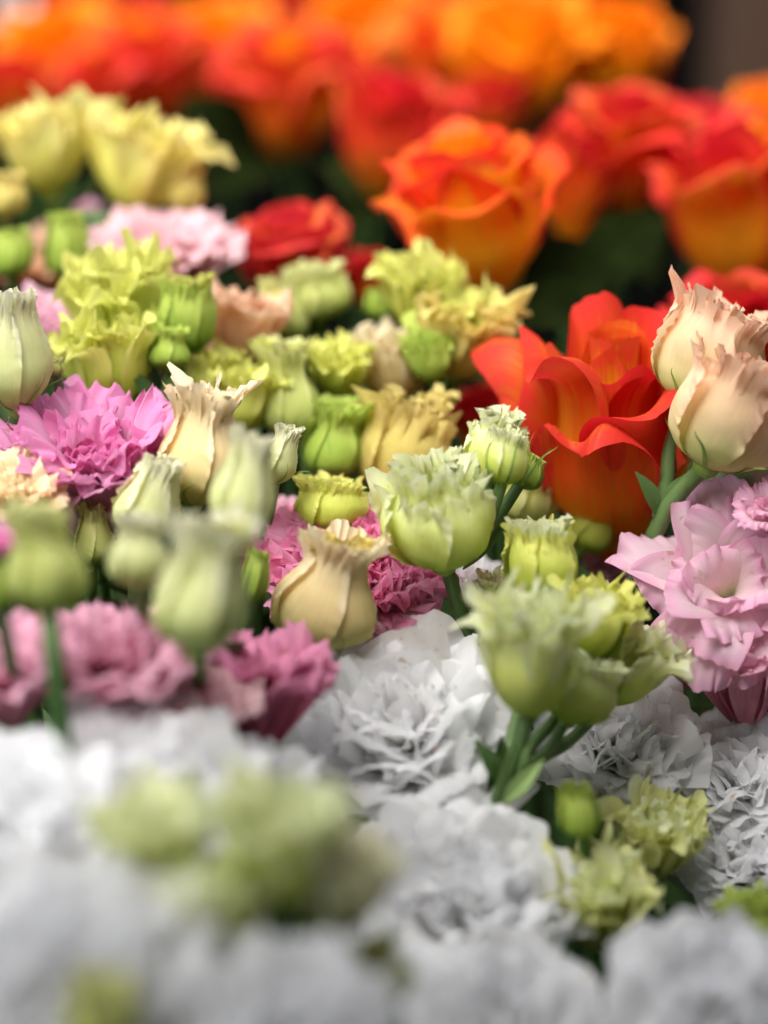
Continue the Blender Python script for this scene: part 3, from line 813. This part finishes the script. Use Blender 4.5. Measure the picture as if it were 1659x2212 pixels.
thing(LF, 'white bloom cut by the right edge behind the lower green spray', 'flower', [bloom((1600, 1850), 260, .885, -4, 40, 'white', 107, 'peony')], GW)
thing(LF, 'blurred white bloom in the bottom right corner', 'flower', [bloom((1530, 2170), 420, .745, 0, 46, 'white', 108, 'peony')], GW, back=.02)
thing(LF, 'very blurred white bloom in the bottom left corner', 'flower', [bloom((150, 2120), 560, .665, 0, 46, 'white', 109, 'peony')], GW, back=.02)
thing(LF, 'very blurred white bloom at the bottom edge left of centre', 'flower', [bloom((620, 2240), 460, .65, 0, 46, 'white', 110, 'peony')], GW, back=.02)
thing(LF, 'white bloom at the bottom edge under the central whites', 'flower', [bloom((1080, 2190), 380, .76, 0, 46, 'white', 111, 'peony')], GW, back=.02)
thing(LF, 'blurred white bloom left of the central white flower', 'flower', [bloom((590, 1700), 190, .80, 0, 46, 'white', 112, 'peony')], GW, back=.02)

# ---- green sprays in focus
thing(LS, 'pale green lisianthus spray with a large horned open bud and small sepalled buds', 'flower spray', [
    bud((960, 1222), (938, 985), 200, .893, 26, 'pale_green', 120, prof='cup', horn=.45, hk=3.4, crimp=.10, frill=.10, rot=-2.5, outer=.74, star=.14, inner=7, peel=.14),
    bud((1085, 1045), (1108, 930), 84, .89, 12, 'pale_green', 121, prof='cup', horn=.25, so=.05, sl=1.15, sw=.16, smat='sepal_green'),
    bud((1060, 1040), (1075, 880), 120, .915, 14, 'pale_green', 122, prof='cup', horn=.55, hk=2.6, outer=.8, star=.15),
    bud((1120, 1050), (1160, 985), 70, .905, 8, 'apple', 123, prof='tight', horn=.1, so=.5, sl=1.5, sw=.22)],
      via=[(985, 1290, .90)], join=(1010, 1210, .905), stem='stem_blue', sr=.0027,
      leaves=((1000, 1230, .905, 1100, 1070, .91, 44, 'stem_blue', (.3, -1, .1)), (990, 1270, .9, 960, 1235, .895, 30, 'stem_blue')))
thing(LB, 'small lime bud with frilled mouth before the wide open rose', 'flower bud', [bud((1255, 1190), (1310, 1068), 96, .955, 10, 'lime', 124, prof='pot', horn=.25, hk=4)], GL)
thing(LB, 'olive green blurred bud behind the sepalled buds', 'flower bud', [bud((1135, 1130), (1150, 1030), 120, .955, 12, 'moss', 125, prof='cup', horn=.2)], GL)
thing(LS, 'pale green lisianthus spray with star pointed buds on two bare stems', 'flower spray', [
    bloom((1145, 1412), 190, .835, -3, 18, 'pale_green', 126, 'knobbly', st=dict(n=28, horn=.24, h=.62, L=(.85, 1.24), W=(.52, .92), out=(74, 30, -4, 40), nout=9)),
    bud((1170, 1300), (1175, 1110), 142, .885, 12, 'lime', 127, prof='cup', horn=.45, hk=3.4, crimp=.12, outer=.88, star=.1, inmat='pale_green'),
    bloom((1300, 1320), 180, .865, 10, 16, 'lime', 128, 'knobbly', st=dict(h=.5)),
    bloom((1372, 1415), 190, .878, 28, 8, 'pale_green', 129, 'knobbly', st=dict(n=16, horn=.34, h=.52)),
    bud((1225, 1560), (1275, 1410), 150, .858, 8, 'pale_green', 130, prof='cup', horn=.3)],
      via=[(1090, 1690, .845), (1050, 1790, .86)], join=(1085, 1700, .85), stem='stem_blue', sr=.0026,
      leaves=((1072, 1735, .848, 1135, 1560, .84, 46, 'stem_pale', (.3, -1, .1)), (1085, 1735, .846, 1175, 1640, .838, 40, 'stem_pale', (-.3, -1, .2)), (1060, 1740, .855, 1085, 1590, .85, 60, 'leaf_mid', (.4, -1, 0))))
thing(LB, 'small creamy frilled bud behind the star pointed spray', 'flower bud', [bud((1065, 1335), (1058, 1240), 78, .905, 14, 'pale_green', 131, prof='cup', horn=.45, hk=2.6)], GB)
thing(LS, 'lower right green lisianthus spray with two ruffled buds and one closed bud', 'flower spray', [
    bloom((1290, 1955), 225, .835, -4, 28, 'moss', 132, 'knobbly', st=dict(horn=.24), inmat='pale_green'),
    bloom((1415, 1815), 200, .87, 14, 24, 'moss', 133, 'knobbly', st=dict(horn=.24), inmat='pale_green'),
    bud((1258, 1805), (1245, 1690), 90, .84, 18, 'apple', 134, prof='tight', horn=.22)], via=[(1310, 2130, .85)], join=(1320, 2080, .86))
thing(LB, 'green ruffled bud cut by the right edge near the bottom', 'flower bud', [bud((1650, 2060), (1610, 1930), 110, .82, 14, 'apple', 135, prof='cup', horn=.4)], GL)

# ---- right side
thing(LS, 'pair of cream apricot lisianthus half open at the right edge', 'flower spray', [
    bud((1525, 1010), (1620, 770), 215, .90, 14, 'apricot', 140, prof='cup', horn=.22, hk=4.5, crimp=.10, frill=.09, rot=-2.3, flare=.08, peel=.26),
    bud((1475, 872), (1580, 650), 190, .915, 10, 'apricot', 141, prof='cup', horn=.3, hk=4.5, crimp=.10, frill=.09, rot=-1.2, flare=.08, peel=.26)],
      via=[(1440, 1100, .915), (1385, 1230, .925)], join=(1425, 1120, .918), stem='stem_blue', sr=.0032)
thing(LF, 'pale pink loose lisianthus with broad frilled petals at the right', 'flower', [bloom((1582, 1240), 355, .893, -10, 62, 'pale_pink', 142, 'loose')], GP, stem='stem_blue')
thing(LF, 'lavender pink petals cut by the right edge beside the pale pink flower', 'flower', [bloom((1665, 1090), 150, .89, -20, 40, 'pale_pink', 143, st=dict(n=16))], GP)
thing(LF, 'deeper rose pink lisianthus cut by the right edge under the pale one', 'flower', [bloom((1610, 1430), 280, .905, -6, 22, 'rose_pink', 144, 'cupped')], GP)
thing(LB, 'straw coloured bud hidden between rose and green stems', 'flower bud', [bud((1390, 1110), (1420, 1000), 60, .965, 12, 'straw', 145, prof='cup', horn=.2)], GB)
thing(LF, 'dark mauve flower deep in the gap under the pale pink one', 'flower', [bloom((1440, 1450), 160, .965, 0, 26, 'deep_pink', 146, st=dict(n=14))], GP)
thing(LF, 'dusky mauve bloom in the shade behind the star pointed spray', 'flower', [bloom((1320, 1220), 130, .97, 0, 26, 'mauve', 147, st=dict(n=14))], GP)

# ---- very near, very blurred
thing(LS, 'very blurred pale green lisianthus spray filling the lower left', 'flower spray', [
    bloom((607, 1820), 298, .69, 4, 20, 'pale_green', 150, 'knobbly'),
    bloom((337, 1825), 246, .70, -12, 20, 'pale_green', 151, 'knobbly'),
    bloom((477, 1955), 211, .685, -4, 16, 'pale_green', 152, 'knobbly'),
    bloom((732, 1910), 246, .70, 14, 16, 'celadon', 153, 'knobbly')], via=[(560, 2230, .71)], join=(560, 2200, .71))
thing(LB, 'very blurred olive bud at the bottom edge left', 'flower bud', [bud((225, 2290), (240, 2110), 150, .645, 14, 'moss', 154, prof='cup', sepals=0)], GB)
thing(LB, 'dark olive blurred bud low beside the near green spray', 'flower bud', [bud((840, 2170), (800, 2020), 110, .71, 10, 'moss', 155, prof='pot', sepals=0)], GB)
thing(LF, 'blurred white petals in the top left corner above the roses', 'flower', [bloom((30, 30), 100, 1.6, 0, 30, 'white', 160, st=dict(n=14))], GW)

# ------------------------------------------------------------------ setting
def sheet(name, pts, mat):
    p = Patch()
    a = np.array(pts, float)
    p.grid(np.array([[a[0], a[1]], [a[3], a[2]]]), np.array([[[0, 0], [1, 0]], [[0, 1], [1, 1]]], float))
    o = link(name, p, mat, None)
    o['kind'] = 'structure'
    return o

sheet('ground', [(-8, -4, GROUND), (8, -4, GROUND), (8, 12, GROUND), (-8, 12, GROUND)], 'earth')

def box(name, lo, hi, mat, label=None, cat=None):
    x0, y0, z0 = lo; x1, y1, z1 = hi
    vs = [(x, y, z) for z in (z0, z1) for y in (y0, y1) for x in (x0, x1)]
    me = bpy.data.meshes.new(name)
    me.from_pydata(vs, [], [(0, 2, 3, 1), (4, 5, 7, 6), (0, 1, 5, 4), (2, 6, 7, 3), (0, 4, 6, 2), (1, 3, 7, 5)])
    me.materials.append(MATS[mat])
    o = bpy.data.objects.new(name, me); COL.objects.link(o)
    b = o.modifiers.new('bevel', 'BEVEL'); b.width = .006; b.segments = 2
    if label:
        tag(o, label, cat)
    return o

wx = lambda px, d: at(px, 0, d)[0]
box('wall', (-2.5, 2.35, GROUND), (2.5, 2.45, 2.3), 'charcoal', 'dark charcoal wall far behind the orange roses', 'wall')
box('wooden_post', (wx(1540, 2.0), 1.98, GROUND), (wx(1540, 2.0) + .16, 2.08, 2.3), 'brown_wood', 'blurred brown wooden post behind the roses at the top corner', 'post')

panel = box('shade_panel', (-4, -3.0, 1.44), (4, 0.49, 1.46), 'charcoal')     # unseen panel added above and behind the camera to shade the front flowers
panel.rotation_euler.z = math.radians(33)
panel['kind'] = 'structure'

# ------------------------------------------------------------------ light
w = bpy.data.worlds.new('World')
S.world = w
w.use_nodes = True
nt = w.node_tree
bg = nt.nodes['Background']
sky = nt.nodes.new('ShaderNodeTexSky')
sky.sky_type = 'NISHITA'
sky.sun_disc = False
EL, AZ = math.radians(63), math.radians(-150)      # azimuth from +Y, towards +X
sky.sun_elevation = EL
sky.sun_rotation = AZ
sky.dust_density = 4.0
sky.ozone_density = 0.6
hs = nt.nodes.new('ShaderNodeHueSaturation')      # an overcast sky: the blue mostly gone
hs.inputs['Saturation'].default_value = 0.22
nt.links.new(sky.outputs[0], hs.inputs['Color'])
nt.links.new(hs.outputs[0], bg.inputs[0])
bg.inputs[1].default_value = 0.13
sl = bpy.data.lights.new('sun', 'SUN')
sl.energy = 0.55
sl.angle = math.radians(55)
sl.color = (1.0, .97, .92)
so = bpy.data.objects.new('sun', sl)
COL.objects.link(so)
dirv = Vector((math.sin(AZ) * math.cos(EL), math.cos(AZ) * math.cos(EL), math.sin(EL)))
so.rotation_euler = dirv.to_track_quat('Z', 'Y').to_euler()
so.location = (0, 0, 3)

S.render.engine = 'CYCLES'
S.cycles.use_denoising = True
S.cycles.max_bounces = 16
S.cycles.diffuse_bounces = 12
S.cycles.transmission_bounces = 6
S.view_settings.view_transform = 'Standard'
S.view_settings.look = 'None'
S.view_settings.exposure = 1.82
S.view_settings.gamma = 1.0
